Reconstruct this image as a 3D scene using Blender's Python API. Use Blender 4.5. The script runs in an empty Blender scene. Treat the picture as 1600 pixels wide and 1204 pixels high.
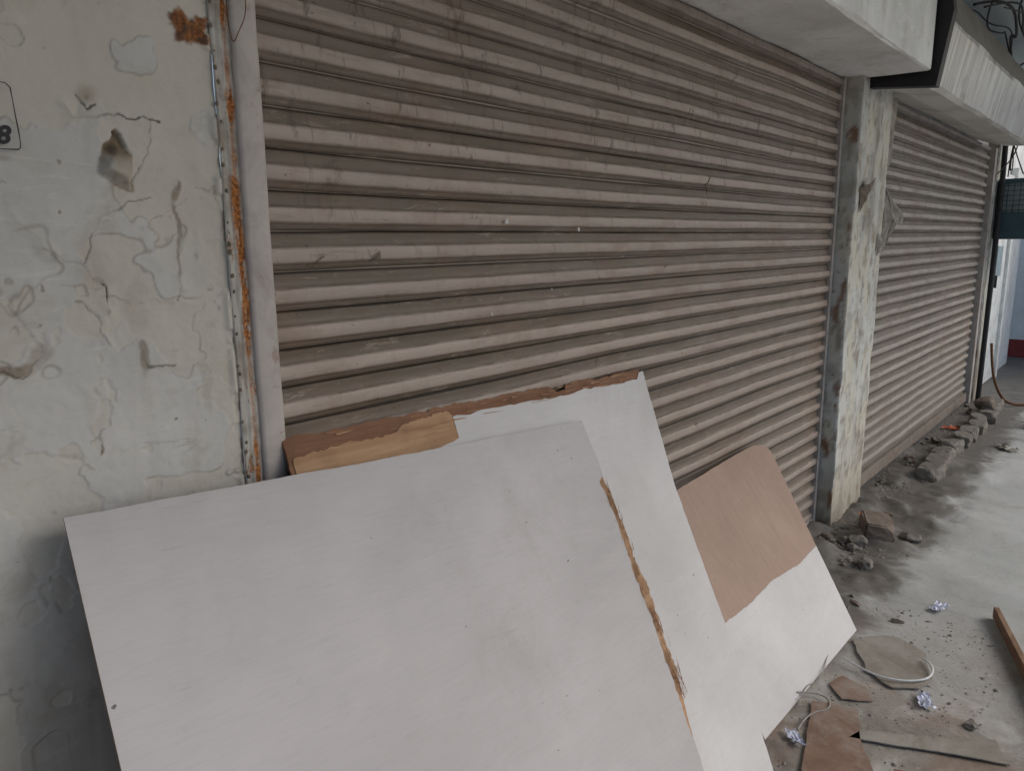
import bpy, bmesh, math, random
import numpy as np
from mathutils import Vector, Matrix, noise as mnoise
random.seed(7)
scene=bpy.context.scene
COL=bpy.context.collection
# ------------------------------------------------------------ helpers
def link(o):
    COL.objects.link(o); return o
def mesh_obj(name,verts,faces,mat=None,smooth=False):
    me=bpy.data.meshes.new(name); me.from_pydata([tuple(v) for v in verts],[],faces); me.update()
    o=link(bpy.data.objects.new(name,me))
    if mat:
        me.materials.append(mat)
    if smooth:
        me.polygons.foreach_set('use_smooth',[True]*len(me.polygons))
    return o
def thing(o,label,cat,group=None):
    o["label"]=label; o["category"]=cat
    if group: o["group"]=group
    return o
def part(o,p,label=None):
    o.parent=p
    o.matrix_parent_inverse=p.matrix_world.inverted()
    if label: o["label"]=label
    return o
def empty(name,loc):
    e=bpy.data.objects.new(name,None); e.location=loc; e.empty_display_size=.1; link(e)
    e.matrix_world=Matrix.Translation(loc); return e
def box(name,x0,x1,y0,y1,z0,z1,mat,bev=0.004,segs=2):
    bm=bmesh.new()
    vs=[bm.verts.new((x,y,z)) for x in(x0,x1) for y in(y0,y1) for z in(z0,z1)]
    for f in((0,1,3,2),(4,6,7,5),(0,4,5,1),(2,3,7,6),(0,2,6,4),(1,5,7,3)):
        bm.faces.new([vs[i] for i in f])
    bmesh.ops.recalc_face_normals(bm,faces=bm.faces)
    if bev: bmesh.ops.bevel(bm,geom=list(bm.edges),offset=bev,segments=segs,affect='EDGES',profile=.6)
    me=bpy.data.meshes.new(name); bm.to_mesh(me); bm.free()
    me.materials.append(mat)
    return link(bpy.data.objects.new(name,me))
def rnd(seed,n=257):
    return np.random.RandomState(seed).rand(n,n)
_lat={}
def vn(x,y,seed=0):
    if seed not in _lat: _lat[seed]=rnd(seed)
    L=_lat[seed]
    xi=np.floor(x).astype(int); yi=np.floor(y).astype(int)
    fx=x-xi; fy=y-yi; fx=fx*fx*(3-2*fx); fy=fy*fy*(3-2*fy)
    a=L[xi%257,yi%257]; b=L[(xi+1)%257,yi%257]; c=L[xi%257,(yi+1)%257]; d=L[(xi+1)%257,(yi+1)%257]
    return (a*(1-fx)+b*fx)*(1-fy)+(c*(1-fx)+d*fx)*fy
def fbm(x,y,seed=0,o=4):
    s=0;a=.5;t=0
    for i in range(o):
        s=s+a*vn(x*2**i+i*13.7,y*2**i+i*7.3,seed+i); t+=a; a*=.5
    return s/t
def segdist(x,z,pts):
    d=np.full(x.shape,9.0)
    for (ax,az),(bx,bz) in zip(pts[:-1],pts[1:]):
        vx,vz=bx-ax,bz-az; L=vx*vx+vz*vz
        t=np.clip(((x-ax)*vx+(z-az)*vz)/L,0,1)
        d=np.minimum(d,np.hypot(x-ax-t*vx,z-az-t*vz))
    return d
def sstep(a,b,x):
    t=np.clip((x-a)/(b-a),0,1); return t*t*(3-2*t)
def grid_faces(nu,nv):
    i=np.arange(nu-1)[:,None]; j=np.arange(nv-1)[None,:]
    a=i*nv+j
    return np.stack([a,a+nv,a+nv+1,a+1],-1).reshape(-1,4)
def grid_obj(name,P,mat,flip=False,attrs=None,smooth=True):
    nu,nv=P.shape[:2]
    F=grid_faces(nu,nv)
    if flip: F=F[:,::-1]
    me=bpy.data.meshes.new(name)
    me.vertices.add(nu*nv); me.vertices.foreach_set('co',P.reshape(-1).astype(np.float32))
    me.loops.add(F.size); me.loops.foreach_set('vertex_index',F.reshape(-1).astype(np.int32))
    me.polygons.add(len(F)); me.polygons.foreach_set('loop_start',np.arange(0,F.size,4,dtype=np.int32))
    try: me.polygons.foreach_set('loop_total',np.full(len(F),4,dtype=np.int32))
    except Exception: pass
    me.update(calc_edges=True); me.validate()
    me.polygons.foreach_set('use_smooth',[smooth]*len(me.polygons))
    for k,v in (attrs or {}).items():
        a=me.attributes.new(k,'FLOAT','POINT'); a.data.foreach_set('value',v.reshape(-1).astype(np.float32))
    me.materials.append(mat)
    return link(bpy.data.objects.new(name,me))
# ------------------------------------------------------------ node helper
class N:
    def __init__(s,name):
        s.m=bpy.data.materials.new(name); s.m.use_nodes=True; s.t=s.m.node_tree; s.t.nodes.clear()
        s.out=s.t.nodes.new('ShaderNodeOutputMaterial'); s.b=s.t.nodes.new('ShaderNodeBsdfPrincipled')
        s.t.links.new(s.b.outputs[0],s.out.inputs[0])
        s.co=s.t.nodes.new('ShaderNodeTexCoord').outputs['Object']
    def L(s,a,b): s.t.links.new(a,b)
    def put(s,v,inp):
        if isinstance(v,(int,float)): inp.default_value=v
        elif isinstance(v,(tuple,list)): inp.default_value=tuple(v) if len(v)==4 or len(inp.default_value)==3 else (*v,1)
        else: s.L(v,inp)
    def map(s,scale=(1,1,1),rot=(0,0,0),loc=(0,0,0)):
        n=s.t.nodes.new('ShaderNodeMapping'); s.L(s.co,n.inputs[0])
        n.inputs['Scale'].default_value=scale; n.inputs['Rotation'].default_value=rot; n.inputs['Location'].default_value=loc
        return n.outputs[0]
    def noise(s,scale,detail=5,rough=.6,vec=None,dist=0):
        n=s.t.nodes.new('ShaderNodeTexNoise'); n.inputs['Scale'].default_value=scale; n.inputs['Detail'].default_value=detail
        n.inputs['Roughness'].default_value=rough; n.inputs['Distortion'].default_value=dist
        s.L(vec if vec is not None else s.co,n.inputs['Vector']); return n.outputs['Fac']
    def ramp(s,v,stops,interp='LINEAR'):
        n=s.t.nodes.new('ShaderNodeValToRGB'); n.color_ramp.interpolation=interp
        e=n.color_ramp.elements
        while len(e)<len(stops): e.new(.5)
        for i,(p,c) in enumerate(stops):
            e[i].position=p; e[i].color=(c,c,c,1) if isinstance(c,(int,float)) else (*c,1)
        s.put(v,n.inputs[0]); return n.outputs[0]
    def math(s,op,a,b=0,c=0):
        n=s.t.nodes.new('ShaderNodeMath'); n.operation=op
        s.put(a,n.inputs[0]); s.put(b,n.inputs[1]); s.put(c,n.inputs[2]); return n.outputs[0]
    def mix(s,f,a,b,blend='MIX'):
        n=s.t.nodes.new('ShaderNodeMix'); n.data_type='RGBA'; n.blend_type=blend
        s.put(f,n.inputs[0]); s.put(a,n.inputs[6]); s.put(b,n.inputs[7]); return n.outputs[2]
    def attr(s,name):
        n=s.t.nodes.new('ShaderNodeAttribute'); n.attribute_name=name; return n.outputs['Fac']
    def xyz(s):
        n=s.t.nodes.new('ShaderNodeSeparateXYZ'); s.L(s.co,n.inputs[0]); return n.outputs
    def rng(s,v,a,b):
        n=s.t.nodes.new('ShaderNodeMapRange'); n.interpolation_type='SMOOTHSTEP'
        s.put(v,n.inputs[0]); n.inputs[1].default_value=a; n.inputs[2].default_value=b; return n.outputs[0]
    def inv(s,v): return s.math('SUBTRACT',1,v)
    def mul(s,a,b): return s.math('MULTIPLY',a,b)
    def bump(s,h,st=.3,dist=.002):
        n=s.t.nodes.new('ShaderNodeBump'); n.inputs['Strength'].default_value=st; n.inputs['Distance'].default_value=dist
        s.L(h,n.inputs['Height']); s.L(n.outputs[0],s.b.inputs['Normal'])
    def fin(s,col,rough=.8,metal=0,spec=.3):
        s.put(col,s.b.inputs['Base Color']); s.put(rough,s.b.inputs['Roughness']); s.put(metal,s.b.inputs['Metallic'])
        s.b.inputs['Specular IOR Level'].default_value=spec
        return s.m
# ------------------------------------------------------------ materials
def plaster(name,base=(.455,.452,.435),dirtk=1.0,low=1.15):
    n=N(name)
    big=n.noise(2.2,5,.6); mid=n.noise(9,6,.65,dist=.6); fine=n.noise(90,4,.7)
    c=n.ramp(big,[(.3,tuple(v*.80 for v in base)),(.5,base),(.72,tuple(min(1,v*1.14) for v in base))])
    c=n.mix(n.mul(n.rng(mid,.50,.70),.8),c,tuple(v*k for v,k in zip(base,(.82,.79,.73))))
    st=n.noise(7,5,.6,vec=n.map((1,1,.12)))
    c=n.mix(n.mul(n.rng(st,.5,.72),.35*dirtk),c,(.22,.195,.155))
    ss=n.noise(16,5,.75,vec=n.map((.35,1,2.2),rot=(0,.6,0)),dist=.5)
    c=n.mix(n.mul(n.rng(ss,.55,.68),.40),c,tuple(min(1,v*1.24) for v in base))
    ss2=n.noise(24,5,.8,vec=n.map((.3,1,1.5),rot=(0,-.5,0),loc=(4,0,3)),dist=.8)
    c=n.mix(n.mul(n.rng(ss2,.59,.70),.42*dirtk),c,tuple(v*.52 for v in base))
    sp=n.noise(38,3,.5)
    c=n.mix(n.mul(n.rng(sp,.68,.74),.5*dirtk),c,(.14,.11,.08))
    z=n.xyz()[2]
    lowm=n.inv(n.rng(n.math('ADD',z,n.mul(n.math('SUBTRACT',big,.5),.9)),low-.6,low+.1))
    c=n.mix(n.mul(lowm,.42),c,(.27,.215,.15))
    c=n.mix(n.attr('bare'),c,tuple(v*k for v,k in zip(base,(1.04,.98,.87))))
    c=n.mix(n.attr('dirt'),c,n.ramp(fine,[(.3,(.10,.07,.045)),(.7,(.23,.175,.11))]))
    ru=n.ramp(n.noise(120,4,.7),[(.3,(.06,.022,.01)),(.5,(.17,.065,.022)),(.68,(.34,.14,.045)),(.78,(.45,.36,.27))])
    c=n.mix(n.attr('rust'),c,ru)
    c=n.mix(n.attr('crack'),c,(.05,.043,.034))
    h=n.math('ADD',n.mul(mid,.6),n.mul(fine,.25))
    h=n.math('ADD',h,n.mul(ss,.3))
    n.bump(h,.5,.004)
    return n.fin(c,n.ramp(mid,[(.3,.6),(.7,.85)]),0,.25)
M_wall=plaster("peeling_plaster")
M_beam=plaster("painted_concrete",(.76,.765,.75),.45,-3)
M_pillar=plaster("pillar_plaster",(.52,.53,.505),1.5,.6)
def curtain_mat(name,warm,dark):
    n=N(name)
    ph=n.attr('phase'); sr=n.attr('srand')
    nz=n.noise(5,5,.65,vec=n.map((1,1,9)))
    fz=n.noise(42,5,.8,vec=n.map((.35,1,2.0)))
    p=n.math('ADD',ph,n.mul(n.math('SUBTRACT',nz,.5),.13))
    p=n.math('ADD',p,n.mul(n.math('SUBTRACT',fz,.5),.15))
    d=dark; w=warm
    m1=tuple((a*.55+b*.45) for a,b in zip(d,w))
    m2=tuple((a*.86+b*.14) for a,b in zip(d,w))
    c=n.ramp(p,[(.0,tuple(v*.75 for v in d)),(.12,d),(.34,m2),(.39,m1),(.425,tuple(v*1.12 for v in w)),(.50,w),(.74,tuple(v*.90 for v in w)),(.79,m1),(.84,m2),(.96,tuple(v*.7 for v in d))])  # grime bands; ridge highlight and lower-edge shade are painted in as well
    blot=n.noise(1.3,5,.6)
    c=n.mix(n.mul(n.rng(blot,.42,.72),.42),c,tuple(v*.60 for v in w))
    c=n.mix(n.mul(sr,.25),c,tuple(v*.5 for v in w))
    sc=n.noise(55,5,.8,vec=n.map((.12,1,1.2),rot=(0,.12,0)))
    c=n.mix(n.mul(n.rng(sc,.52,.70),.45),c,tuple(v*.42 for v in w))
    sc2=n.noise(30,5,.85,vec=n.map((.22,1,1.4),rot=(0,-.5,0),loc=(3,0,1)),dist=.4)
    c=n.mix(n.mul(n.rng(sc2,.56,.68),.32),c,tuple(min(1,v*1.22) for v in w))
    rd=n.noise(3.1,6,.7,vec=n.map(loc=(9,0,2)))
    c=n.mix(n.mul(n.rng(rd,.47,.68),.42),c,(.19,.118,.082))
    sp=n.noise(22,5,.65,dist=1.0)
    c=n.mix(n.mul(n.rng(sp,.65,.72),.8),c,(.06,.04,.028))
    sp2=n.noise(70,3,.6,vec=n.map((.6,1,1),loc=(2,0,7)))
    c=n.mix(n.mul(n.rng(sp2,.68,.73),.7),c,(.07,.045,.03))
    dr=n.noise(9,6,.75,vec=n.map((2.4,1,.5),loc=(5,0,2)),dist=1.2)
    zz=n.rng(n.xyz()[2],1.1,2.0)
    c=n.mix(n.mul(n.mul(n.rng(dr,.55,.64),zz),.65),c,(.07,.05,.036))
    j=n.inv(n.rng(n.math('ABSOLUTE',n.math('SUBTRACT',ph,.012)),.008,.030))
    c=n.mix(n.mul(j,.95),c,(.010,.008,.007))
    lz=n.inv(n.rng(n.math('ADD',n.xyz()[2],n.mul(blot,.8)),.35,1.1))
    c=n.mix(n.mul(lz,.5),c,tuple(v*.50 for v in w))
    n.bump(n.math('ADD',n.mul(fz,.4),n.mul(sc,.4)),.4,.0015)
    return n.fin(c,n.ramp(nz,[(.3,.40),(.7,.7)]),0,.35)
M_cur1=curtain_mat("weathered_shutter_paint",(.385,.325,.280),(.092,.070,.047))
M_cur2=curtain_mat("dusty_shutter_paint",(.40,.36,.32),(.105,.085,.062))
def painted_steel(name,base,rustk=.5,sc=8):
    n=N(name)
    a=n.noise(sc,6,.65,dist=.5); b=n.noise(60,4,.7)
    c=n.mix(n.rng(a,.4,.7),base,tuple(v*.72 for v in base))
    c=n.mix(n.mul(n.rng(n.noise(25,6,.7,dist=.4),.62-.1*rustk,.68),rustk),c,n.ramp(b,[(.3,(.07,.03,.015)),(.7,(.28,.10,.03))]))
    n.bump(b,.3,.001)
    return n.fin(c,.55,0,.4)
M_guide=painted_steel("guide_rail_paint",(.43,.395,.37),.4)
M_black=painted_steel("black_steel",(.02,.02,.022),.1)
M_teal=painted_steel("teal_paint",(.05,.10,.12),.1)
M_grillem=painted_steel("grille_backlight_paint",(.40,.46,.46),.0)
M_red=painted_steel("red_oxide_paint",(.22,.03,.025),.0)
M_door=painted_steel("white_door_paint",(.80,.82,.80),.0)
def edge_rust():
    n=N("rusted_angle_iron")
    a=n.noise(22,6,.8,vec=n.map((1.2,1,.4)),dist=.5); b=n.noise(150,4,.7)
    ru=n.ramp(b,[(.3,(.07,.026,.012)),(.46,(.20,.072,.022)),(.60,(.42,.17,.05)),(.78,(.48,.30,.15))])
    c=n.mix(n.rng(n.noise(14,5,.6),.4,.65),(.45,.435,.40),(.28,.25,.21))
    c=n.mix(n.attr('rust'),c,ru)
    c=n.mix(n.mul(n.rng(a,.55,.63),.85),c,ru)
    n.bump(b,.6,.002)
    return n.fin(c,.85,0,.2)
M_edge=edge_rust()
def board_white(name,base,k=1.0,seed=0):
    n=N(name)
    lo=n.noise(1.5,4,.55,vec=n.map((1,1,1),loc=(seed,seed*2,0)))
    gr=n.noise(130,5,.8,vec=n.map((.10,1,1),loc=(seed,0,0)))
    c=n.ramp(lo,[(.3,tuple(v*.82 for v in base)),(.7,tuple(v*1.10 for v in base))])
    c=n.mix(n.mul(n.rng(gr,.45,.7),.16*k),c,tuple(v*.55 for v in base))
    wb=n.noise(7,6,.8,vec=n.map((.35,1.6,1),rot=(0,0,.15),loc=(seed,1,0)),dist=.3)
    c=n.mix(n.mul(n.rng(wb,.48,.68),.22*k),c,tuple(min(1,v*1.22) for v in base))
    sm=n.noise(2.2,7,.78,dist=.3,vec=n.map((1,.8,1),loc=(4+seed,0,0)))
    c=n.mix(n.mul(n.rng(sm,.48,.72),.35*k),c,tuple(v*k2 for v,k2 in zip(base,(.70,.67,.63))))
    dz=n.noise(26,6,.85,dist=.2,vec=n.map((1.2,.5,1),loc=(seed,7,0)))
    c=n.mix(n.mul(n.rng(dz,.60,.74),.30*k),c,(.21,.19,.165))
    sp=n.noise(48,2,.5,vec=n.map((1,1,1),loc=(seed,3,0)))
    c=n.mix(n.mul(n.rng(sp,.755,.77),.85),c,(.05,.045,.04))
    scr=n.noise(34,3,.7,vec=n.map((.12,2.4,1),rot=(0,0,.9+seed)))
    c=n.mix(n.mul(n.rng(scr,.68,.71),.25),c,tuple(v*.5 for v in base))
    n.bump(n.math('ADD',n.mul(gr,.6),n.mul(dz,.5)),.22,.0012)
    return n.fin(c,n.ramp(sm,[(.3,.40),(.7,.60)]),0,.35)
M_b1=board_white("grey_white_primer",(.415,.402,.405))
M_b2=board_white("white_primer",(.52,.515,.515),.9,3.1)
def wood(name,a,b,sc=1.0,rough=.75,ru=(.06,1,1)):
    n=N(name)
    g=n.noise(40*sc,6,.75,vec=n.map(ru),dist=.3); lo=n.noise(7,5,.65)
    c=n.ramp(g,[(.28,a),(.55,tuple((x+y)/2 for x,y in zip(a,b))),(.75,b)])
    c=n.mix(n.mul(n.rng(lo,.45,.7),.45),c,tuple(v*.5 for v in a))
    n.bump(g,.5,.002)
    return n.fin(c,rough,0,.25)
M_wood=wood("torn_plywood",(.28,.155,.08),(.50,.33,.20))
M_woodd=wood("torn_plywood_core",(.13,.062,.035),(.30,.16,.095))
def ply3():
    n=N("brown_plywood_face")
    g=n.noise(60,6,.75,vec=n.map((1,.08,1)),dist=.2); lo=n.noise(3,6,.7)
    c=n.ramp(lo,[(.3,(.245,.155,.108)),(.55,(.30,.195,.14)),(.75,(.34,.24,.18))])
    c=n.mix(n.mul(n.rng(g,.4,.7),.3),c,(.17,.10,.07))
    c=n.mix(n.mul(n.rng(n.noise(20,6,.8,vec=n.map((.4,1,1),rot=(0,0,.6))),.58,.7),.25),c,(.42,.34,.28))
    n.bump(g,.25,.001); return n.fin(c,.45,0,.35)
M_ply3=ply3()
M_batten=wood("batten_wood",(.16,.09,.055),(.33,.22,.145))
def dusty(name,c1,c2,dust,k=.6):
    n=N(name); a=n.noise(9,6,.7,dist=.4); b=n.noise(70,5,.75)
    c=n.ramp(a,[(.3,c1),(.7,c2)])
    c=n.mix(n.mul(n.rng(n.noise(5,7,.75,dist=.5),.42,.62),k),c,dust)
    c=n.mix(n.mul(n.rng(b,.58,.68),.45),c,(.08,.065,.05))
    n.bump(b,.5,.003); return n.fin(c,.85,0,.2)
M_card=dusty("brown_board_scrap",(.17,.105,.075),(.27,.18,.135),(.31,.275,.235),.7)
M_slab=dusty("grey_board_scrap",(.20,.175,.145),(.29,.265,.225),(.36,.345,.315),.6)
def simple(name,c1,c2,sc=20,rough=.85,bump=.5,metal=0):
    n=N(name); a=n.noise(sc,6,.7); n.bump(a,bump,.004)
    return n.fin(n.ramp(a,[(.3,c1),(.7,c2)]),rough,metal,.3)
M_stone=simple("grey_rubble",(.10,.088,.075),(.27,.25,.22))
M_brick=simple("dirty_brick",(.12,.095,.075),(.25,.20,.165))
M_gravel=simple("gravel_debris",(.11,.095,.078),(.33,.30,.26),25)
M_foil=simple("foil_wrapper",(.28,.32,.50),(.78,.80,.86),90,.45,.4,.1)
M_white=simple("white_plastic",(.55,.56,.55),(.75,.76,.75),30,.5,.1)
M_orange=simple("orange_plastic",(.55,.12,.05),(.7,.2,.08),30,.5,.1)
M_cord=simple("dirty_cord",(.2,.19,.17),(.4,.38,.35),40)
M_wire=simple("dark_cable",(.015,.014,.013),(.05,.04,.035),30,.6,.1)
M_rwire=simple("rusty_wire",(.08,.035,.02),(.2,.1,.05),60,.8,.2)
M_ink=simple("ink",(.02,.02,.025),(.04,.04,.05),60,.7,0)
M_web=simple("sooty_cobweb",(.08,.055,.04),(.13,.10,.075),60,.9,0)
M_flap=simple("peeled_paint",(.24,.21,.17),(.44,.42,.37),30,.8,.3)
def hood_mat():
    n=N("galvanised_streaked_steel")
    st=n.noise(22,5,.75,vec=n.map((1,.08,.08)))
    c=n.ramp(st,[(.25,(.25,.24,.22)),(.5,(.50,.49,.47)),(.75,(.78,.78,.76))])
    c=n.mix(n.mul(n.rng(n.noise(7,5,.7),.55,.7),.6),c,(.20,.16,.11))
    n.bump(st,.3,.001)
    return n.fin(c,.40,.3,.5)
M_hood=hood_mat()
M_hoodtop=painted_steel("dirty_hood_paint",(.22,.205,.175),.4,5)
M_hoodund=painted_steel("hood_underside_paint",(.66,.64,.60),.1,3)
def floor_mat():
    n=N("concrete_floor")
    X=n.xyz()
    lo=n.noise(1.1,6,.6,dist=.4); mid=n.noise(6,6,.65,dist=.5); fi=n.noise(80,4,.7)
    c=n.ramp(lo,[(.3,(.31,.315,.30)),(.5,(.43,.44,.425)),(.7,(.53,.54,.525))])
    c=n.mix(n.mul(n.rng(mid,.5,.7),.4),c,(.27,.26,.235))
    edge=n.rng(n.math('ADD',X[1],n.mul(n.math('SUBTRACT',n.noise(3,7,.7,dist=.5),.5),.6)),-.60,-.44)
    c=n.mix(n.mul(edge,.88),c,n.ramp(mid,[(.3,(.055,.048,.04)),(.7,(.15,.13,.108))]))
    near=n.inv(n.rng(n.math('ADD',X[0],n.mul(lo,1.2)),3.0,4.0))
    c=n.mix(n.mul(near,.85),c,n.ramp(n.noise(4.5,7,.72,dist=.7),[(.32,(.12,.098,.078)),(.48,(.23,.20,.168)),(.56,(.31,.285,.25)),(.68,(.45,.43,.395))]))
    rb=n.mul(near,n.rng(n.noise(2.4,6,.7,vec=n.map(loc=(3,9,0))),.48,.62))
    c=n.mix(n.mul(rb,.5),c,(.22,.14,.095))
    sp=n.noise(45,5,.8)
    c=n.mix(n.mul(n.rng(sp,.58,.68),.55),c,(.09,.075,.06))
    c=n.mix(n.mul(n.rng(n.noise(33,5,.8,vec=n.map(loc=(7,3,0))),.60,.68),.5),c,(.50,.48,.44))
    n.bump(n.math('ADD',mid,n.mul(fi,.5)),.55,.006)
    return n.fin(c,n.ramp(mid,[(.3,.34),(.7,.72)]),0,.4)
M_floor=floor_mat()
M_ceil=simple("ceiling_paint",(.58,.65,.67),(.70,.76,.77),3,.9,.2)

# ------------------------------------------------------------ ground / setting
xs=np.concatenate([np.linspace(-60,1.2,20),np.arange(1.25,6,.02),np.linspace(6.05,80,40)])
ys=np.concatenate([np.linspace(-60,-1.6,20),np.arange(-1.55,.3,.02),np.linspace(.35,60,20)])
Xg,Yg=np.meshgrid(xs,ys,indexing='ij')
m=sstep(-.75,-.2,Yg)*sstep(2.6,3.6,Xg)*(1-sstep(5.4,6.2,Xg))
inn=((np.abs(Xg)<6)&(np.abs(Yg)<1.6))
Zg=((fbm(Xg*3,Yg*3,5)-.5)*.008+(fbm(Xg*12,Yg*12,6)-.5)*.006*sstep(3.4,2.8,Xg))*inn + m*np.clip(fbm(Xg*7,Yg*7,9)-.42,0,1)*.12
g=grid_obj("ground",np.stack([Xg,Yg,Zg],-1),M_floor); g["kind"]="structure"

def dense(a,b,c,d,step,coarse):
    return np.unique(np.round(np.concatenate([np.arange(a,b,coarse),np.arange(b,c,step),np.arange(c,d,coarse),[d]]),5))
gx=dense(-3,.14,.684,.684,.0022,.12); gx=gx[gx<=.684]
gz=dense(0,.72,2.02,2.95,.0022,.08)
WX,WZ=np.meshgrid(gx,gz,indexing='ij')
wx=WX+(fbm(WX*30,WZ*30,31)-.5)*.024; wz=WZ+(fbm(WX*30,WZ*30,35)-.5)*.024
cr=[[(.44,1.70),(.455,1.685),(.49,1.69),(.52,1.70),(.545,1.695),(.58,1.70)],
    [(.39,1.50),(.42,1.475),(.445,1.465),(.455,1.455),(.47,1.43),(.475,1.39)],
    [(.445,1.465),(.46,1.49),(.475,1.54),(.50,1.555),(.56,1.57)],
    [(.60,1.60),(.597,1.55),(.605,1.50),(.595,1.45),(.59,1.40)],
    [(.43,1.41),(.46,1.385),(.475,1.34)],
    [(.32,1.32),(.35,1.31),(.38,1.335),(.37,1.36)],
    [(.51,1.34),(.525,1.295),(.57,1.30)],
    [(.565,1.70),(.56,1.64),(.53,1.595)],
    [(.36,1.545),(.385,1.52),(.39,1.50)],
    [(.46,1.72),(.475,1.70),(.49,1.71)]]
strength=[1.1,1.2,.7,.7,.5,.8,.8,.5,.5,1.1]
disp=(fbm(WX*4,WZ*4,2)-.5)*.014+(fbm(WX*22,WZ*22,12)-.5)*.004+(fbm(WX*90,WZ*90,22)-.5)*.0012
crack=np.zeros_like(WX); dirt=np.zeros_like(WX); bare=np.zeros_like(WX); rust=np.zeros_like(WX)
for i,p in enumerate(cr):
    d=segdist(wx,wz,p); S=strength[i]
    wdt=.0009+.0024*fbm(WX*25,WZ*25,40+i)
    cc=1-sstep(wdt*.4,wdt*1.1,d)
    gate=sstep(.38,.56,fbm(WX*16,WZ*16,60+i))
    crack=np.maximum(crack,np.clip(S*cc*(.2+.65*gate),0,.95)); disp+=S*cc*gate*.0020
    side=np.clip(1-d/.022,0,1)**2
    disp-=S*side*.0038*sstep(.42,.58,fbm(WX*18,WZ*18,70+i))
    bare=np.maximum(bare,.6*S*side*sstep(.45,.6,fbm(WX*12,WZ*12,75+i)))
for k,(fr,th,sd) in enumerate([(5.5,.53,140),(8.,.57,150),(3.5,.56,160)]):
    fl=fbm(WX*fr+k*3,WZ*fr*.9,sd,5)
    disp+=.0016*sstep(th,th+.006,fl)
    bare=np.maximum(bare,[.6,.4,.0][k]*sstep(th,th+.006,fl))
    dirt=np.maximum(dirt,.42*np.exp(-((fl-th)/.0045)**2)*sstep(.42,.56,fbm(WX*9,WZ*9,sd+7)))
def tri(px,pz,pts):
    d=np.full(px.shape,9.)
    n_=len(pts)
    for k in range(n_):
        (ax,az),(bx,bz)=pts[k],pts[(k+1)%n_]
        L=math.hypot(bx-ax,bz-az); d=np.minimum(d,((bx-ax)*(pz-az)-(bz-az)*(px-ax))/L)
    return d
h=tri(wx,wz,[(.474,1.608),(.534,1.583),(.534,1.635),(.515,1.674),(.500,1.660)])
hm=sstep(-.001,.003,h)
disp-=hm*(.022)*sstep(0,.016,h)*sstep(1.675,1.60,WZ)
disp+=hm*.012*sstep(1.632,1.655,WZ)
dirt=np.maximum(dirt,hm*(.30+.65*sstep(1.61,1.65,WZ)))
dirt=np.maximum(dirt,.8*np.exp(-((h)/.0022)**2)*sstep(1.61,1.59,WZ))
crack=np.maximum(crack,.6*hm*sstep(.014,.004,np.hypot(WX-.503,WZ-1.645)))
dirt=np.maximum(dirt,.9*sstep(.018,.0,np.hypot((WX-.478)/1.4,WZ-1.718)+.012*fbm(WX*60,WZ*60,3)))
dirt=np.maximum(dirt,.5*(1-sstep(.008,.035,np.hypot(WX-.478,WZ-1.722)+.02*fbm(WX*40,WZ*40,4))))
for (cx,cz,rx,rz,k) in[(.335,1.322,.03,.010,.75),(.52,1.315,.010,.026,.6),(.375,1.335,.018,.02,.35),(.598,1.50,.004,.07,.6),(.600,1.585,.006,.02,.6),(.325,1.45,.012,.02,.45),(.355,1.62,.01,.006,.35),(.56,1.2,.003,.003,.9),(.44,1.18,.003,.008,.9),(.42,1.545,.002,.003,.9),(.52,1.40,.02,.05,.15),(.62,1.25,.01,.06,.2)]:
    d=np.hypot((wx-cx)/rx,(wz-cz)/rz)+(fbm(WX*50,WZ*50,80)-.5)*.9
    dirt=np.maximum(dirt,k*(1-sstep(.5,1.2,d)))
ycol=.6*(1-sstep(.3,1.2,np.hypot((wx-.455)/.028,(wz-1.455)/.06)+(fbm(WX*40,WZ*40,90)-.5)))
dirt=np.maximum(dirt,.35*ycol)
r=np.maximum(np.abs(wx-.646)/.038,np.abs(wz-1.845)/.026)+(fbm(WX*60,WZ*60,99)-.5)*1.1
rust=1-sstep(.7,1.0,r); disp-=rust*.004*(fbm(WX*90,WZ*90,98)); crack=np.maximum(crack,.6*rust*sstep(.5,.7,fbm(WX*70,WZ*70,97)))
dirt=np.maximum(dirt,.85*np.exp(-((.684-WX)/.006)**2)*sstep(.48,.56,fbm(WX*20,WZ*28,96)))
disp-=.006*np.exp(-((.676-WX)/.007)**2)*sstep(.5,.62,fbm(WX*10,WZ*30,93))
P=np.stack([WX,disp,WZ],-1)
wall=empty("shop_wall",(-1,0,0))
thing(wall,"stained off-white plaster wall with peeling paint and cracks","wall")
wf=grid_obj("plaster_face",P,M_wall,flip=False,attrs=dict(crack=crack,dirt=dirt,bare=bare,rust=rust)); part(wf,wall)
part(box("wall_core",-3,.680,.03,.30,0,2.95,M_wall,0),wall)
def stroke(pts,w,name,mat,y=-.0105):
    vs=[];fs=[]
    for i,p in enumerate(pts):
        a=Vector(pts[max(i-1,0)]);b=Vector(pts[min(i+1,len(pts)-1)]); t=(b-a).normalized(); nn=Vector((-t.y,t.x))*w/2
        ww=1+.25*math.sin(i*2.1)
        vs+= [(p[0]+nn.x*ww,y,p[1]+nn.y*ww),(p[0]-nn.x*ww,y,p[1]-nn.y*ww)]
        if i: k=2*i; fs.append((k-2,k-1,k+1,k))
    return mesh_obj(name,vs,fs,mat)
bl=stroke([(.30,1.7235),(.33,1.7225),(.36,1.7220),(.368,1.7215),(.3735,1.716),(.3745,1.70),(.3755,1.68),(.377,1.66),(.3775,1.645),(.377,1.636),(.374,1.633),(.35,1.632),(.30,1.631)],.0016,"painted_box_outline",M_ink); part(bl,wall)
cu=bpy.data.curves.new("painted_number",'FONT'); cu.body="8"; cu.size=.034; cu.extrude=.0002; cu.offset=.0012; cu.shear=.25
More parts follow.
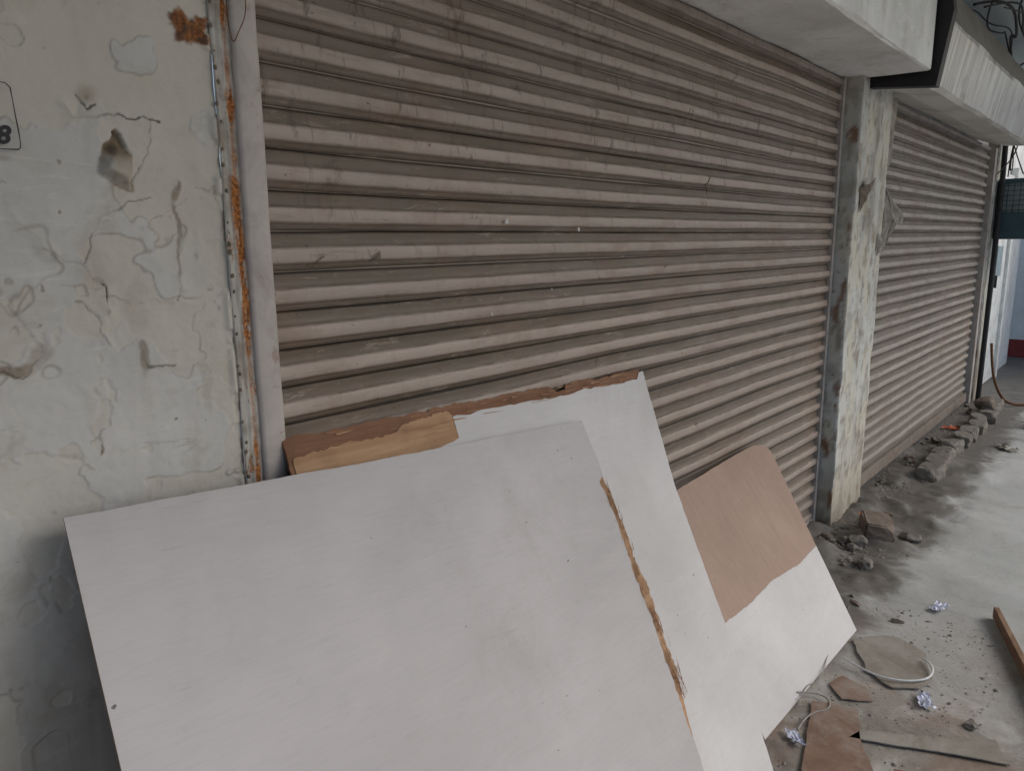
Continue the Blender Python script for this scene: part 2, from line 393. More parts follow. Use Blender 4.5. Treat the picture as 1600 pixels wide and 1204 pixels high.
to=bpy.data.objects.new("painted_number_text",cu); link(to); to.rotation_euler=(math.radians(90),0,0); to.location=(.347,-.011,1.640)
bpy.context.view_layer.update()
dg=bpy.context.evaluated_depsgraph_get(); me=bpy.data.meshes.new_from_object(to.evaluated_get(dg))
me.materials.clear(); me.materials.append(M_ink); nt_=bpy.data.objects.new("painted_number",me); link(nt_); nt_.matrix_world=to.matrix_world.copy(); bpy.data.objects.remove(to)
part(nt_,wall)

# ------------------------------------------------------------ shutters
PITCH=.0745
prof=[(0,.017),(.030,.0125),(.05,.0095),(.10,.0088),(.20,.0085),(.32,.0080),(.375,.0060),(.41,.0005),(.435,-.0025),(.48,-.0036),(.60,-.0046),(.72,-.0046),(.775,-.0034),(.805,.0000),(.83,.0038),(.88,.0052),(.94,.0056),(.98,.0085)]
def curtain(name,x0,x1,z0,ztop,zref,dx,mat,seed):
    k0=int(math.floor((zref-ztop)/PITCH))
    nsl=int(math.ceil((ztop-z0)/PITCH))+1
    zs=[];yy=[];ph=[];sr=[];sid=[]
    top=zref-k0*PITCH
    rs=np.random.RandomState(seed)
    for s in range(nsl):
        r=rs.rand(); oy=(rs.rand()-.5)*.003; oz=(rs.rand()-.5)*.004
        for (p,y) in prof:
            z=top-(s+p)*PITCH+oz
            if z>ztop or z<z0: continue
            zs.append(z);yy.append(y+oy);ph.append(p);sr.append(r);sid.append(s)
    zs=np.array(zs);yy=np.array(yy);ph=np.array(ph);sr=np.array(sr);sid=np.array(sid)
    x=np.arange(x0,x1+dx,dx); x[-1]=x1
    XX=np.repeat(x[:,None],len(zs),1)
    ZZ=zs[None,:]+(fbm(XX*1.6,sid[None,:]*3.3+0*XX,seed)-.5)*.008
    YY=yy[None,:]+(fbm(XX*2.2,ZZ*3,seed+9)-.5)*.014+(fbm(XX*9,ZZ*14,seed+19)-.5)*.0030
    return grid_obj(name,np.stack([XX,YY,ZZ],-1),mat,attrs=dict(phase=np.repeat(ph[None],len(x),0),srand=np.repeat(sr[None],len(x),0)))
sh1=empty("roller_shutter",(2.3,0,0))
thing(sh1,"closed weathered brown steel roller shutter between plaster wall and pillar","roller shutter","closed shop roller shutters")
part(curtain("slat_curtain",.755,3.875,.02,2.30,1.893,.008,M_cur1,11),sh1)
part(box("bottom_bar",.77,3.86,-.008,.02,.0,.045,M_guide,.003),sh1)
zz=np.arange(0,2.25,.004)
def strip(name,prof_x,prof_y,mat,seed,amp,rustf=None,x0=0):
    xx=np.array(prof_x);yv=np.array(prof_y)
    A,B=np.meshgrid(np.arange(len(xx)),zz,indexing='ij')
    PX=xx[A]+(fbm(B*6,A*.01,seed)-.5)*.004; PY=yv[A]+(fbm(B*20,A*1.3,seed+3)-.5)*amp
    R=np.zeros_like(PX)
    if rustf is not None: R=rustf(PX,B)
    return grid_obj(name,np.stack([PX,PY,B],-1),mat,attrs=dict(rust=R))
def rf(px,z):
    t=np.abs(px-(.7055+ (fbm(z*9,z*0,51)-.5)*.010))
    g=sstep(.34,.48,fbm(z*5,z*0+2,52))*sstep(.26,.45,fbm(z*60,px*300,53))
    return (1-sstep(.005,.0135,t+.006*(1-g)))*np.clip(.55+g,0,1)
px=list(np.linspace(.682,.716,20))
ls=strip("rusted_angle_iron",px,[-.004+ (.003 if i in(0,) else 0)-.003*math.exp(-((i-9)/2.4)**2) for i in range(20)],M_edge,41,.004,rf); part(ls,sh1,"rust streaked angle iron strip")
ls=strip("guide_rail",[.7165,.717,.725,.74,.755,.763,.766,.766,.766],[.0,-.010,-.0125,-.013,-.0128,-.012,-.009,.008,.03],M_guide,44,.0012); part(ls,sh1,"dull pinkish grey steel guide rail")
def blob(x,y,z,r,seed):
    bm=bmesh.new(); bmesh.ops.create_icosphere(bm,subdivisions=2,radius=r)
    for v in bm.verts:
        v.co*=1+.5*(mnoise.noise(v.co*90+Vector((seed,0,0))))
    vs=[(v.co.x+x,v.co.y*.6+y,v.co.z*1.3+z) for v in bm.verts]; fs=[[v.index for v in f.verts] for f in bm.faces]; bm.free()
    return vs,fs
V=[];F=[]
for i in range(34):
    z=.9+i*.036+random.uniform(-.018,.018)
    if z>2.1: break
    vs,fs=blob(.686+random.uniform(-.003,.003),-.004,z,random.uniform(.0016,.0042),i*3.1)
    k=len(V); V+=vs; F+=[[a+k for a in f] for f in fs]
o=mesh_obj("mortar_crumbs",V,F,simple("dark_mortar",(.05,.035,.025),(.24,.20,.15),90),True); part(o,wall); o["kind"]="stuff"
ls2=box("guide_rail",3.845,3.875,-.012,.03,.0,2.25,M_guide,.002); part(ls2,sh1)
for (cx,cz,s) in[(1.42,1.548,.010),(1.72,1.527,.010),(1.36,1.322,.007),(1.60,1.37,.005),(1.95,1.45,.003)]:
    n_=7;V=[]
    for a in range(n_):
        t=a/n_*6.283; rr=s*random.uniform(.35,1.1); V.append((cx+rr*math.cos(t)*.8,-.0125+random.uniform(-.002,.001),cz+rr*math.sin(t)))
    V.append((cx,-.016,cz)); part(mesh_obj("paint_chip",V,[(a,(a+1)%n_,n_) for a in range(n_)],M_white),sh1)

sh2=empty("roller_shutter",(6.1,0,0))
thing(sh2,"closed dusty grey-brown roller shutter beneath streaked metal hood","roller shutter","closed shop roller shutters")
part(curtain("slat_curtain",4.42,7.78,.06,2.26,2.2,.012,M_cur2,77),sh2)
part(box("guide_rail",4.395,4.475,-.045,.03,.0,2.24,M_guide,.004),sh2)
part(box("guide_rail",7.74,7.82,-.045,.03,.0,2.24,M_guide,.004),sh2)
part(box("bottom_bar",4.475,7.74,-.022,.02,.02,.10,painted_steel("rusty_bottom_bar",(.24,.21,.18),.95,6),.003),sh2,"rusted through bottom bar")
def extrude_x(name,prof,x0,x1,mats,matidx,nx=40,jit=.003,seed=5):
    V=[];F=[];mi=[]
    n_=len(prof)
    for i in range(nx+1):
        x=x0+(x1-x0)*i/nx
        for k,(y,z) in enumerate(prof):
            q=mnoise.noise(Vector((x*2.1,k*1.7,seed)))+.4*mnoise.noise(Vector((x*9.1,k*1.7,seed)))
            V.append((x,y+q*jit,z+(mnoise.noise(Vector((x*1.7,k*2.3,seed+4)))+.4*mnoise.noise(Vector((x*8,k*2.3,seed+4))))*jit))
    for i in range(nx):
        for k in range(n_):
            a=i*n_+k;b=i*n_+(k+1)%n_
            F.append((a,a+n_,b+n_,b)); mi.append(matidx[k])
    F.append(tuple(range(n_))); mi.append(matidx[0]); F.append(tuple(nx*n_+k for k in range(n_))[::-1]); mi.append(matidx[0])
    o=mesh_obj(name,V,F)
    for m_ in mats: o.data.materials.append(m_)
    o.data.polygons.foreach_set('material_index',mi); 
    bm=bmesh.new(); bm.from_mesh(o.data); bmesh.ops.recalc_face_normals(bm,faces=bm.faces); bm.to_mesh(o.data); bm.free()
    return o
hp=[(.0,2.26),(-.16,2.215),(-.30,2.205),(-.325,2.215),(-.375,2.475),(-.375,2.50),(-.33,2.66),(.0,2.74)]
hood=extrude_x("shutter_hood",hp,4.07,7.35,[M_hoodund,M_hood,M_hoodtop],[0,0,0,1,1,2,2,2],60,.010)
part(hood,sh2,"dented streaked galvanised hood")
br=[(.0,2.20),(-.10,2.20),(-.37,2.175),(-.415,2.49),(-.39,2.62),(-.33,2.70),(0,2.80)]
o=extrude_x("hood_end_bracket",br,3.985,4.05,[M_black],[0]*7,4,.003); part(o,sh2)
# ------------------------------------------------------------ beam / pillars / ceiling
bp=[(.12,2.246),(.0,2.246),(-.17,2.244),(-.338,2.238),(-.347,2.242),(-.352,2.252),(-.352,2.95),(.12,2.95)]
o=extrude_x("header_beam",bp,-3,3.95,[M_beam],[0]*8,180,.010); thing(o,"pale painted concrete beam above the closed shutter","beam")
o=box("lintel_wall",3.95,8.3,.03,.3,2.25,2.95,M_beam,0); thing(o,"pale plastered wall strip above shutter hood","wall")
def rough_pillar(name,x0,x1,y0,y1,z1,mat,lab,seed):
    nz=220
    path=[]
    nx=34;ny=9
    for i in range(ny): path.append((x0,y1+(y0-y1)*i/ny))
    for i in range(nx+1): path.append((x0+(x1-x0)*i/nx,y0))
    for i in range(1,ny+1): path.append((x1,y0+(y1-y0)*i/ny))
    A=np.array(path); z=np.linspace(-.01,z1,nz)
    n_=len(path)
    PX=np.repeat(A[:,0][:,None],nz,1);PY=np.repeat(A[:,1][:,None],nz,1);PZ=np.repeat(z[None],n_,0)
    idx=np.repeat(np.arange(n_)[:,None],nz,1)*.45
    d=sstep(.54,.56,fbm(idx*.45+7,PZ*6,seed+8))
    PX=PX+(fbm(idx*.9,PZ*9,seed)-.5)*.012; PY=PY+(fbm(idx*.5,PZ*6,seed+5)-.5)*.012+d*.003
    dirt=.35*sstep(.55,.7,fbm(idx*.45,PZ*11,seed+2))+.45*(1-sstep(.0,.35,PZ))
    dirt=np.maximum(dirt,.55*sstep(.58,.68,fbm(idx*1.2,PZ*16,seed+21)))
    dirt=np.maximum(dirt,.4*np.exp(-((fbm(idx*.45+7,PZ*6,seed+8)-.54)/.006)**2))
    dist=np.hypot((PX-4.0)/.06,(PZ-1.72)/.06)+(fbm(idx,PZ*30,seed)-.5)
    dirt=np.maximum(dirt,.9*(1-sstep(.5,1,dist)))
    ru=.8*sstep(.62,.70,fbm(idx*.8+3,PZ*7,seed+31))*sstep(x0+.1,x0-.0,PX)
    o=grid_obj(name,np.stack([PX,PY,PZ],-1),mat,attrs=dict(dirt=dirt,bare=d*.8,rust=ru,crack=.8*(1-sstep(.2,.45,dist))),flip=False)
    return thing(o,lab,"pillar")
pil=rough_pillar("concrete_pillar",3.885,4.39,-.085,.04,2.95,M_pillar,"grimy off-white plastered pillar between two roller shutters",101)
pil2=rough_pillar("concrete_pillar",7.84,8.22,-.05,.04,2.95,M_pillar,"narrow stained plaster pillar beside black pipe",131)
o=box("back_wall",8.22,10.6,.06,.3,0,2.95,M_beam,0); thing(o,"pale painted wall beyond the last shutter","wall")
dr=empty("open_door",(8.9,0,0)); thing(dr,"white painted door with frame in bright passage","door")
part(box("door_leaf",8.55,9.35,.02,.05,.01,2.1,M_door,.004),dr)
part(box("door_frame",8.45,8.55,-.01,.055,0,2.18,M_door,.004),dr); part(box("door_frame",9.35,9.45,-.01,.055,0,2.18,M_door,.004),dr)
part(box("door_handle",8.62,8.64,-.03,.018,1.0,1.12,M_black,.004),dr)
part(box("notice_panel",8.8,9.1,.012,.018,1.1,1.4,painted_steel("notice_blue_grey",(.3,.38,.42),.0),.001),dr)
o=box("end_wall",11.2,11.4,-4,1.5,.22,3.0,M_beam,0); thing(o,"pale end wall of the passage above red skirting","wall")
o=box("skirting",11.17,11.42,-4,1.5,0,.22,M_red,.005); thing(o,"dark red painted skirting along the passage wall","skirting")
o=box("ceiling_slab",-4,8.9,-2.5,.3,2.952,3.10,M_ceil,0); thing(o,"pale blue-grey painted ceiling slab over walkway","ceiling")
def flap(name,pts,mat,par=None,label=None,th=.0015,amp=.006):
    vs=[Vector(p) for p in pts]; c=sum(vs,Vector())/len(vs)+Vector((0,-.012,0))
    V=vs+[c]; n_=len(vs); F=[(i,(i+1)%n_,n_) for i in range(n_)]
    o=mesh_obj(name,V,F,mat)
    bm=bmesh.new(); bm.from_mesh(o.data); bmesh.ops.subdivide_edges(bm,edges=bm.edges[:],cuts=4,use_grid_fill=True)
    for v in bm.verts: v.co+=Vector((mnoise.noise(v.co*40),mnoise.noise(v.co*35+Vector((3,3,3))),mnoise.noise(v.co*40+Vector((9,0,0)))))*amp
    bmesh.ops.solidify(bm,geom=bm.faces[:],thickness=th); bm.to_mesh(o.data); bm.free()
    if par: part(o,par,label)
    return o
flap("peeling_paint_flap",[(4.40,-.055,1.80),(4.45,-.09,1.72),(4.52,-.15,1.62),(4.52,-.15,1.57),(4.47,-.13,1.57),(4.44,-.08,1.42),(4.40,-.055,1.46)],M_flap,pil,"torn beige paint sheet hanging off",.0015,.012)
flap("peeling_paint_flap",[(3.93,-.09,1.73),(4.00,-.13,1.77),(4.08,-.12,1.79),(4.05,-.10,1.72),(3.96,-.09,1.62)],simple("dark_peel",(.10,.07,.05),(.24,.2,.16),40),pil)
flap("peeling_paint_flap",[(4.28,-.09,1.52),(4.31,-.11,1.50),(4.33,-.10,1.42),(4.30,-.09,1.40)],M_flap,pil)
flap("peeling_paint_flap",[(4.37,-.06,2.22),(4.45,-.09,2.22),(4.43,-.09,1.9),(4.39,-.07,1.80)],M_flap,pil)
# ------------------------------------------------------------ wires, pipe
def wire(name,pts,r,mat,lab=None,cat=None,par=None,group=None):
    c=bpy.data.curves.new(name,'CURVE'); c.dimensions='3D'; c.bevel_depth=r; c.bevel_resolution=3; c.resolution_u=8
    s=c.splines.new('NURBS'); s.points.add(len(pts)-1)
    for i,p in enumerate(pts): s.points[i].co=(*p,1)
    s.use_endpoint_u=True; s.order_u=3
    o=bpy.data.objects.new(name+"_c",c); link(o); bpy.context.view_layer.update()
    me=bpy.data.meshes.new_from_object(o.evaluated_get(bpy.context.evaluated_depsgraph_get())); bpy.data.objects.remove(o)
    me.materials.clear(); me.materials.append(mat); me.polygons.foreach_set('use_smooth',[True]*len(me.polygons))
    o=link(bpy.data.objects.new(name,me))
    if par: part(o,par)
    if lab: thing(o,lab,cat,group)
    return o
wire("rusty_wire",[(.735,-.014,2.0),(.742,-.02,1.93),(.738,-.025,1.88),(.722,-.022,1.85),(.714,-.018,1.83),(.708,-.015,1.86),(.712,-.01,1.95),(.70,-.01,2.02)],.0009,M_rwire,"thin rusty wire hanging beside the shutter rail","wire")
wire("drain_pipe",[(7.90,-.09,.0),(7.90,-.09,.6),(7.91,-.09,1.4),(7.90,-.09,2.25),(7.90,-.07,2.6)],.022,M_black,"black vertical pipe fixed to the narrow pillar","pipe")
wire("bent_rod",[(8.1,-.12,.52),(7.98,-.16,.30),(7.86,-.24,.12),(7.80,-.34,.015),(7.95,-.44,.012)],.012,M_rwire,"bent brown rod leaning on the floor by pillar","rod")
for i in range(14):
    y=-.30-.04*i+random.uniform(-.03,.03)
    pts=[(4.9+.45*k,y+random.uniform(-.08,.08)+.02*k,2.88-random.uniform(.0,.22)) for k in range(9)]
    wire("ceiling_cable",pts,random.uniform(.003,.008),M_wire,"dark tangled cable sagging beneath the ceiling","cable",None,"tangled cables under ceiling")
for i in range(5):
    pts=[(7.45+random.uniform(-.1,.4),-.2+random.uniform(-.1,.1),2.75-.18*k+random.uniform(-.05,.05)) for k in range(5)]
    wire("ceiling_cable",pts,.005,M_wire,"dark tangled cable hanging beside metal hood","cable",None,"tangled cables under ceiling")
for k,(x,z) in enumerate([(1.95,1.98),(2.35,1.92),(2.5,1.72),(2.9,1.95),(3.3,1.9),(2.7,2.1)]):
    n_=random.choice([4,5]); x_=x
    pts=[]
    for j in range(n_):
        x_+=random.uniform(-.03,.015); pts.append((x_,-.010+random.uniform(-.002,.006),z-.016*j+random.uniform(-.010,.010)))
    wire("cobweb_strand",pts,random.uniform(.0006,.0014),M_web,None,None,sh1)
tb=empty("grille_box",(8.05,-.2,1.45)); thing(tb,"dark teal metal box with wire grille fixed on wall","metal box")
part(box("box_body",7.95,8.35,-.50,-.055,1.47,1.70,M_teal,.012),tb)
part(box("box_frame",7.95,8.35,-.50,-.46,1.70,1.95,M_teal,.006),tb); part(box("box_frame",7.95,8.35,-.095,-.055,1.70,1.95,M_teal,.006),tb)
part(box("box_frame",7.95,8.35,-.50,-.055,1.952,1.99,M_teal,.006),tb)
V=[];F=[]
def addbox(x0,x1,y0,y1,z0,z1):
    k=len(V); V.extend([(x,y,z) for x in(x0,x1) for y in(y0,y1) for z in(z0,z1)])
    for f in((0,1,3,2),(4,6,7,5),(0,4,5,1),(2,3,7,6),(0,2,6,4),(1,5,7,3)): F.append([a+k for a in f])
for i in range(9): y=-.455+i*.046; addbox(7.958,7.964,y-.003,y+.003,1.70,1.95)
for i in range(6): z=1.72+i*.042; addbox(7.952,7.957,-.46,-.095,z-.003,z+.003)
part(mesh_obj("wire_grille",V,F,M_teal),tb)
part(box("painted_backlight_panel",7.985,7.995,-.46,-.095,1.70,1.95,M_grillem,0),tb)  # pale panel standing in for light seen through the grille
# ------------------------------------------------------------ boards
n2=Vector((.0178,-.8862,.4630)).normalized()
def frame_from(O,N_,Udir):
    U=(Udir-N_*Udir.dot(N_)).normalized(); Vv=N_.cross(U).normalized()
    return Matrix(((U.x,Vv.x,N_.x,O.x),(U.y,Vv.y,N_.y,O.y),(U.z,Vv.z,N_.z,O.z),(0,0,0,1)))
def jag(pts,amps,seg=.02,seed=0):
    rr=random.Random(seed); out=[]
    n_=len(pts)
    for i in range(n_):
        a=Vector(pts[i]);b=Vector(pts[(i+1)%n_]); L=(b-a).length; k=max(1,int(L/seg)) if amps[i]>0 else 1
        t=(b-a).normalized(); nn=Vector((-t.y,t.x)); 
        w=0
        for j in range(k):
            w=.6*w+rr.uniform(-1,1)*amps[i]
            out.append(a+(b-a)*(j+(rr.uniform(-.3,.3) if j else 0))/k+nn*(w if j else 0))
    return out
def panel(name,M,world_pts,amps,th,mat,side,seed,zoff=0,seg=.02):
    Mi=M.inverted()
    lp=[(Mi@Vector(p)) for p in world_pts]; lp=[(p.x,p.y) for p in lp]
    q=jag(lp,amps,seg,seed)
    V=[(p.x,p.y,zoff) for p in q]+[(p.x,p.y,zoff-th) for p in q]; n_=len(q)
    F=[list(range(n_)),list(range(2*n_-1,n_-1,-1))]+[[i,i+n_,(i+1)%n_+n_,(i+1)%n_] for i in range(n_)]
    me=bpy.data.meshes.new(name); me.from_pydata(V,[],F); me.materials.append(mat); me.materials.append(side)
    me.update(); mi=[0,1]+[1]*n_; me.polygons.foreach_set('material_index',mi)
    bm=bmesh.new(); bm.from_mesh(me); bmesh.ops.recalc_face_normals(bm,faces=bm.faces); bmesh.ops.triangulate(bm,faces=[f for f in bm.faces if len(f.verts)>4]); bm.to_mesh(me); bm.free()
    o=link(bpy.data.objects.new(name,me)); o.matrix_world=M; return o
def pl(P0,n_,x,z):
    y=P0.y-((x-P0.x)*n_.x+(z-P0.z)*n_.z)/n_.y; return (x,y,z)
A2=Vector((2.10,-.015,1.074)); Ud=Vector((1.33,0,-.051))
MB2=frame_from(A2,n2,Ud)
q=lambda x,z:pl(A2,n2,x,z)
b2=empty("plywood_board",(1.4,-.58,0)); thing(b2,"large white-primed plywood board with splintered top edge leaning on shutter","board","discarded plywood boards")
o=panel("painted_face",MB2,[q(1.20,1.045),q(1.205,1.092),q(1.60,1.073),q(1.85,1.066),q(2.03,1.060),q(2.055,1.078),q(2.082,1.080),q(2.00,.75),q(1.965,.35),q(1.91,.0),q(.80,.0),q(.77,.5),q(.765,.99)],[.002,.0035,.004,.003,.002,.001,.001,.0022,.0022,0,0,0,.002],.0022,M_b2,M_wood,3); part(o,b2)
o=panel("plywood_core",MB2,[q(.755,1.128),q(.95,1.124),q(1.10,1.121),q(1.20,1.118),q(1.45,1.110),q(1.60,1.100),q(1.62,1.085),q(1.66,1.086),q(1.67,1.100),q(1.80,1.094),q(1.90,1.090),q(2.06,1.090),q(2.078,1.07),q(1.995,.75),q(1.955,.35),q(1.905,.0),q(.80,.0),q(.77,.5),q(.755,1.0)],[.003,.003,.004,.004,.005,.002,.001,.002,.004,.004,.004,.001,.001,0,0,0,0,0,.002],.006,M_woodd,M_woodd,5,-.0026,.012); part(o,b2)
o=panel("veneer_strip",MB2,[q(.76,1.045),q(.765,1.090),q(.88,1.094),q(1.02,1.090),q(1.10,1.104),q(1.19,1.108),q(1.203,1.098),q(1.20,1.04),q(1.0,1.0),q(.76,.99)],[.001,.003,.003,.004,.004,.003,.001,0,0,0],.0018,M_wood,M_wood,6,-.0003,.008); part(o,b2)
rr=random.Random(4)
V=[];F=[]
for i in range(45):
    u=rr.uniform(.78,2.06); zt=1.125-(u-.76)*.030-rr.uniform(0,.03)
    p=Vector(q(u,zt))+n2*rr.uniform(.0,.002); L=rr.uniform(.015,.09); w=rr.uniform(.0006,.002); tz=rr.uniform(-.12,.12)
    k=len(V); U=Vector((1,0,-.04+tz*.4)); D=Vector((0,.45,.89))
    V+= [p-D*w,p+D*w,p+U*L+D*w*.2+n2*rr.uniform(0,.003),p+U*L*.5+n2*.001-D*w*.9]; F.append((k,k+3,k+2,k+1))
o=mesh_obj("splinters",V,F,M_wood); part(o,b2); o["kind"]="stuff"
O1=A2+n2*.022
r1=lambda x,z:pl(O1,n2,x,z)
U1=Vector(r1(1.645,1.012))-Vector(r1(.355,1.10)); MB1=frame_from(Vector(r1(.355,1.10)),n2,U1)
b1=empty("plywood_board",(.95,-.62,0)); thing(b1,"large grey-white plywood sheet with torn side edge leaning at front","board","discarded plywood boards")
o=panel("painted_face",MB1,[r1(.355,1.10),r1(.80,1.067),r1(1.20,1.038),r1(1.60,1.010),r1(1.640,1.010),r1(1.646,1.004),r1(1.645,.97),r1(1.648,.90),r1(1.643,.865),r1(1.618,.855),r1(1.626,.76),r1(1.615,.67),r1(1.612,.56),r1(1.607,.47),r1(1.592,.31),r1(1.585,.21),r1(1.56,.0),r1(.31,.0),r1(.335,.77)],[.0005,.0008,.0008,.0006,.0,.0,.0008,.001,.001,.003,.0045,.0045,.004,.004,.003,.002,0,0,0],.003,M_b1,M_wood,13,0,.010); part(o,b1)
o=panel("plywood_core",MB1,[r1(.357,1.097),r1(.80,1.064),r1(1.20,1.035),r1(1.60,1.007),r1(1.642,1.002),r1(1.641,.87),r1(1.652,.80),r1(1.650,.74),r1(1.638,.66),r1(1.650,.55),r1(1.632,.46),r1(1.633,.38),r1(1.603,.29),r1(1.585,.21),r1(1.56,.0),r1(.312,.0),r1(.337,.77)],[.0004,.0004,.0004,.0005,.001,.004,.004,.005,.005,.005,.004,.003,0,0,0,0,0],.006,M_wood,M_woodd,15,-.0032,.009); part(o,b1)
V=[];F=[]
for i in range(110):
    z=rr.uniform(.32,.86); p=Vector(r1(1.614+.03*(z-.45)+rr.uniform(-.008,.024),z))+n2*rr.uniform(-.002,.004)
    D=Vector((-.02+rr.uniform(-.2,.2),.45,.88)); L=rr.uniform(.010,.055); w=rr.uniform(.0006,.0022); k=len(V)
    V+= [p+Vector((-w,0,0)),p+Vector((w,0,0)),p+D*L+n2*rr.uniform(0,.007)]; F.append((k,k+1,k+2))
o=mesh_obj("splinters",V,F,M_woodd); part(o,b1); o["kind"]="stuff"
A3=Vector((3.04,-.05,.614));n3=(Vector((2.88,-.52,0))-A3).cross(Vector((2.05,-.51,0))-A3).normalized()
if n3.y>0:n3=-n3
r3=lambda x,z:pl(A3,n3,x,z)
MB3=frame_from(Vector(r3(2.05,0)),n3,Vector((.83,-.01,0)))
b3=empty("plywood_board",(2.5,-.52,0)); thing(b3,"half-painted brown and white plywood piece leaning low on shutter","board","discarded plywood boards")
o=panel("plywood_sheet",MB3,[r3(2.12,.61),r3(2.31,.622),r3(2.80,.638),r3(2.97,.640),r3(3.04,.628),r3(3.075,.60),r3(2.97,.28),r3(2.88,.002),r3(2.02,.002),r3(2.08,.3)],[.001,.001,.001,.001,.001,.001,.001,0,0,0],.009,M_ply3,M_wood,21); part(o,b3)
o=panel("white_paint_coat",MB3,[r3(2.08,.268),r3(2.30,.262),r3(2.55,.272),r3(2.75,.258),r3(2.965,.268),r3(2.878,.003),r3(2.022,.003)],[.0015,.0015,.0015,.0015,0,0,0],.0006,M_b2,M_b2,22,.0009,.012); part(o,b3)
# ------------------------------------------------------------ rubble
def rock(name,c,s,mat,seed,rot=0,lab=None,cat="stone",group=None,boxy=False):
    bm=bmesh.new(); rr=random.Random(seed)
    if boxy:
        bmesh.ops.create_cube(bm,size=2); bmesh.ops.bevel(bm,geom=list(bm.edges),offset=.12,segments=2,affect='EDGES')
        bmesh.ops.subdivide_edges(bm,edges=bm.edges[:],cuts=3,use_grid_fill=True)
        for _ in range(3):
            nv=Vector((rr.choice([-1,1]),rr.choice([-1,1]),rr.uniform(.3,1))).normalized(); d=rr.uniform(1.15,1.4)
            for v in bm.verts:
                e=v.co.dot(nv)-d
                if e>0: v.co-=nv*e
    else: bmesh.ops.create_icosphere(bm,subdivisions=3,radius=1.1)
    for _ in range(0 if boxy else 9):
        nv=Vector((rr.gauss(0,1),rr.gauss(0,1),rr.gauss(0,1))).normalized(); d=rr.uniform(.6,.9)
        for v in bm.verts:
            e=v.co.dot(nv)-d
            if e>0: v.co-=nv*e
    for v in bm.verts: v.co+=v.co.normalized()*.15*mnoise.noise(v.co*2.2+Vector((seed,0,0))) + v.co.normalized()*.06*mnoise.noise(v.co*7)
    for v in bm.verts: v.co=Vector((v.co.x*s[0],v.co.y*s[1],v.co.z*s[2]))
    me=bpy.data.meshes.new(name); bm.to_mesh(me); bm.free(); me.materials.append(mat)
    o=link(bpy.data.objects.new(name,me)); o.location=c; o.rotation_euler=(rr.uniform(-.12,.12),rr.uniform(-.12,.12),rot)
    if lab: thing(o,lab,cat,group)
    return o
rock("broken_brick",(3.93,-.30,.045),(.11,.07,.05),M_brick,3,.4,"broken dirty brick lying at the pillar foot","brick",None,True)
for i in range(11):
    x=5.15+i*.245+random.uniform(-.03,.03); rock("kerb_brick",(x,-.27+random.uniform(-.025,.025),.035),(.112,.06,.045),M_stone,50+i,random.uniform(-.12,.12),"grimy cement brick in row before the shutter","brick","row of bricks before shutter",True)
for i in range(40):
    x=random.uniform(3.6,7.6); y=random.uniform(-.28,-.04); s=random.uniform(.012,.045)
    if i>28: x=random.uniform(3.3,4.3); y=random.uniform(-.45,-.14)
    rock("rubble_stone",(x,y,s*.5),(s*random.uniform(1,1.6),s,s*.7),random.choice([M_stone,M_brick,M_stone]),100+i,random.uniform(0,3),"small broken chunk of concrete along shutter base","stone","rubble along shutter base")
rock("rubble_stone",(7.35,-.22,.10),(.09,.07,.06),M_brick,203,.7,"brownish rock on top of brick row","stone","rubble along shutter base")
V=[];F=[]
rr=random.Random(9)
def chip(x,y,z,s):
    k=len(V); n_=6
    base=[(x+s*rr.uniform(.6,1.2)*math.cos(a/n_*6.283),y+s*rr.uniform(.6,1.2)*math.sin(a/n_*6.283),z) for a in range(n_)]
    V.extend(base); V.append((x+rr.uniform(-.3,.3)*s,y+rr.uniform(-.3,.3)*s,z+s*rr.uniform(.3,.7)))
    F.extend([(k+a,k+(a+1)%n_,k+n_) for a in range(n_)])
for i in range(4200):
    t=rr.random()
    if t<.62: x=rr.uniform(3.1,7.7); y=-abs(rr.gauss(0,.13))-.01
    elif t<.82: x=rr.uniform(1.8,3.2); y=rr.uniform(-1.0,-.4)
    else: x=rr.uniform(2.8,4.1); y=-rr.uniform(.1,.5)
    s=rr.uniform(.002,.008) if rr.random()<.93 else rr.uniform(.009,.017)
    if y<-.5: s*=.6
    zz_=.0+ (.02*max(0,1+y/.4) if 3.3<x<5.6 else 0)
    chip(x,y,zz_,s)
o=mesh_obj("gravel",V,F,M_gravel); o["kind"]="stuff"; 
# ------------------------------------------------------------ ground scraps
def scrap(name,pts,z,th,mat,lab,cat,seed,tilt=0,amp=.004):
    M=Matrix.Translation((pts[0][0],pts[0][1],z+th))
    o=panel(name,M,[(p[0],p[1],z+th) for p in pts],[amp]*len(pts),th,mat,mat,seed,0,.022)
    o.matrix_world=M@Matrix.Rotation(tilt,4,'X')
    return thing(o,lab,cat)
scrap("board_scrap",[(2.30,-.55),(2.33,-.60),(2.35,-.68),(2.20,-.73),(2.08,-.80),(1.9,-.86),(1.86,-.70),(1.96,-.64)],.006,.004,M_card,"torn brown hardboard scrap on the dirty floor","board scrap",31,0,.0022)
scrap("board_scrap",[(2.79,-.53),(2.88,-.60),(2.91,-.66),(2.86,-.76),(2.70,-.82),(2.60,-.80),(2.55,-.73),(2.60,-.63)],.005,.005,M_slab,"flat grey-brown board scrap under white cable","board scrap",32,0,.005)
scrap("wood_strip",[(2.19,-.70),(2.25,-.72),(2.33,-.86),(2.46,-1.04),(2.36,-1.09),(2.28,-.90)],.006,.004,M_slab,"flat pale wooden strip lying across dusty floor","wood strip",33,0,.003)
scrap("board_scrap",[(2.44,-.56),(2.52,-.58),(2.50,-.66),(2.43,-.70),(2.38,-.62)],.004,.003,M_card,"small torn brown scrap near white cable","board scrap",36,0,.004)
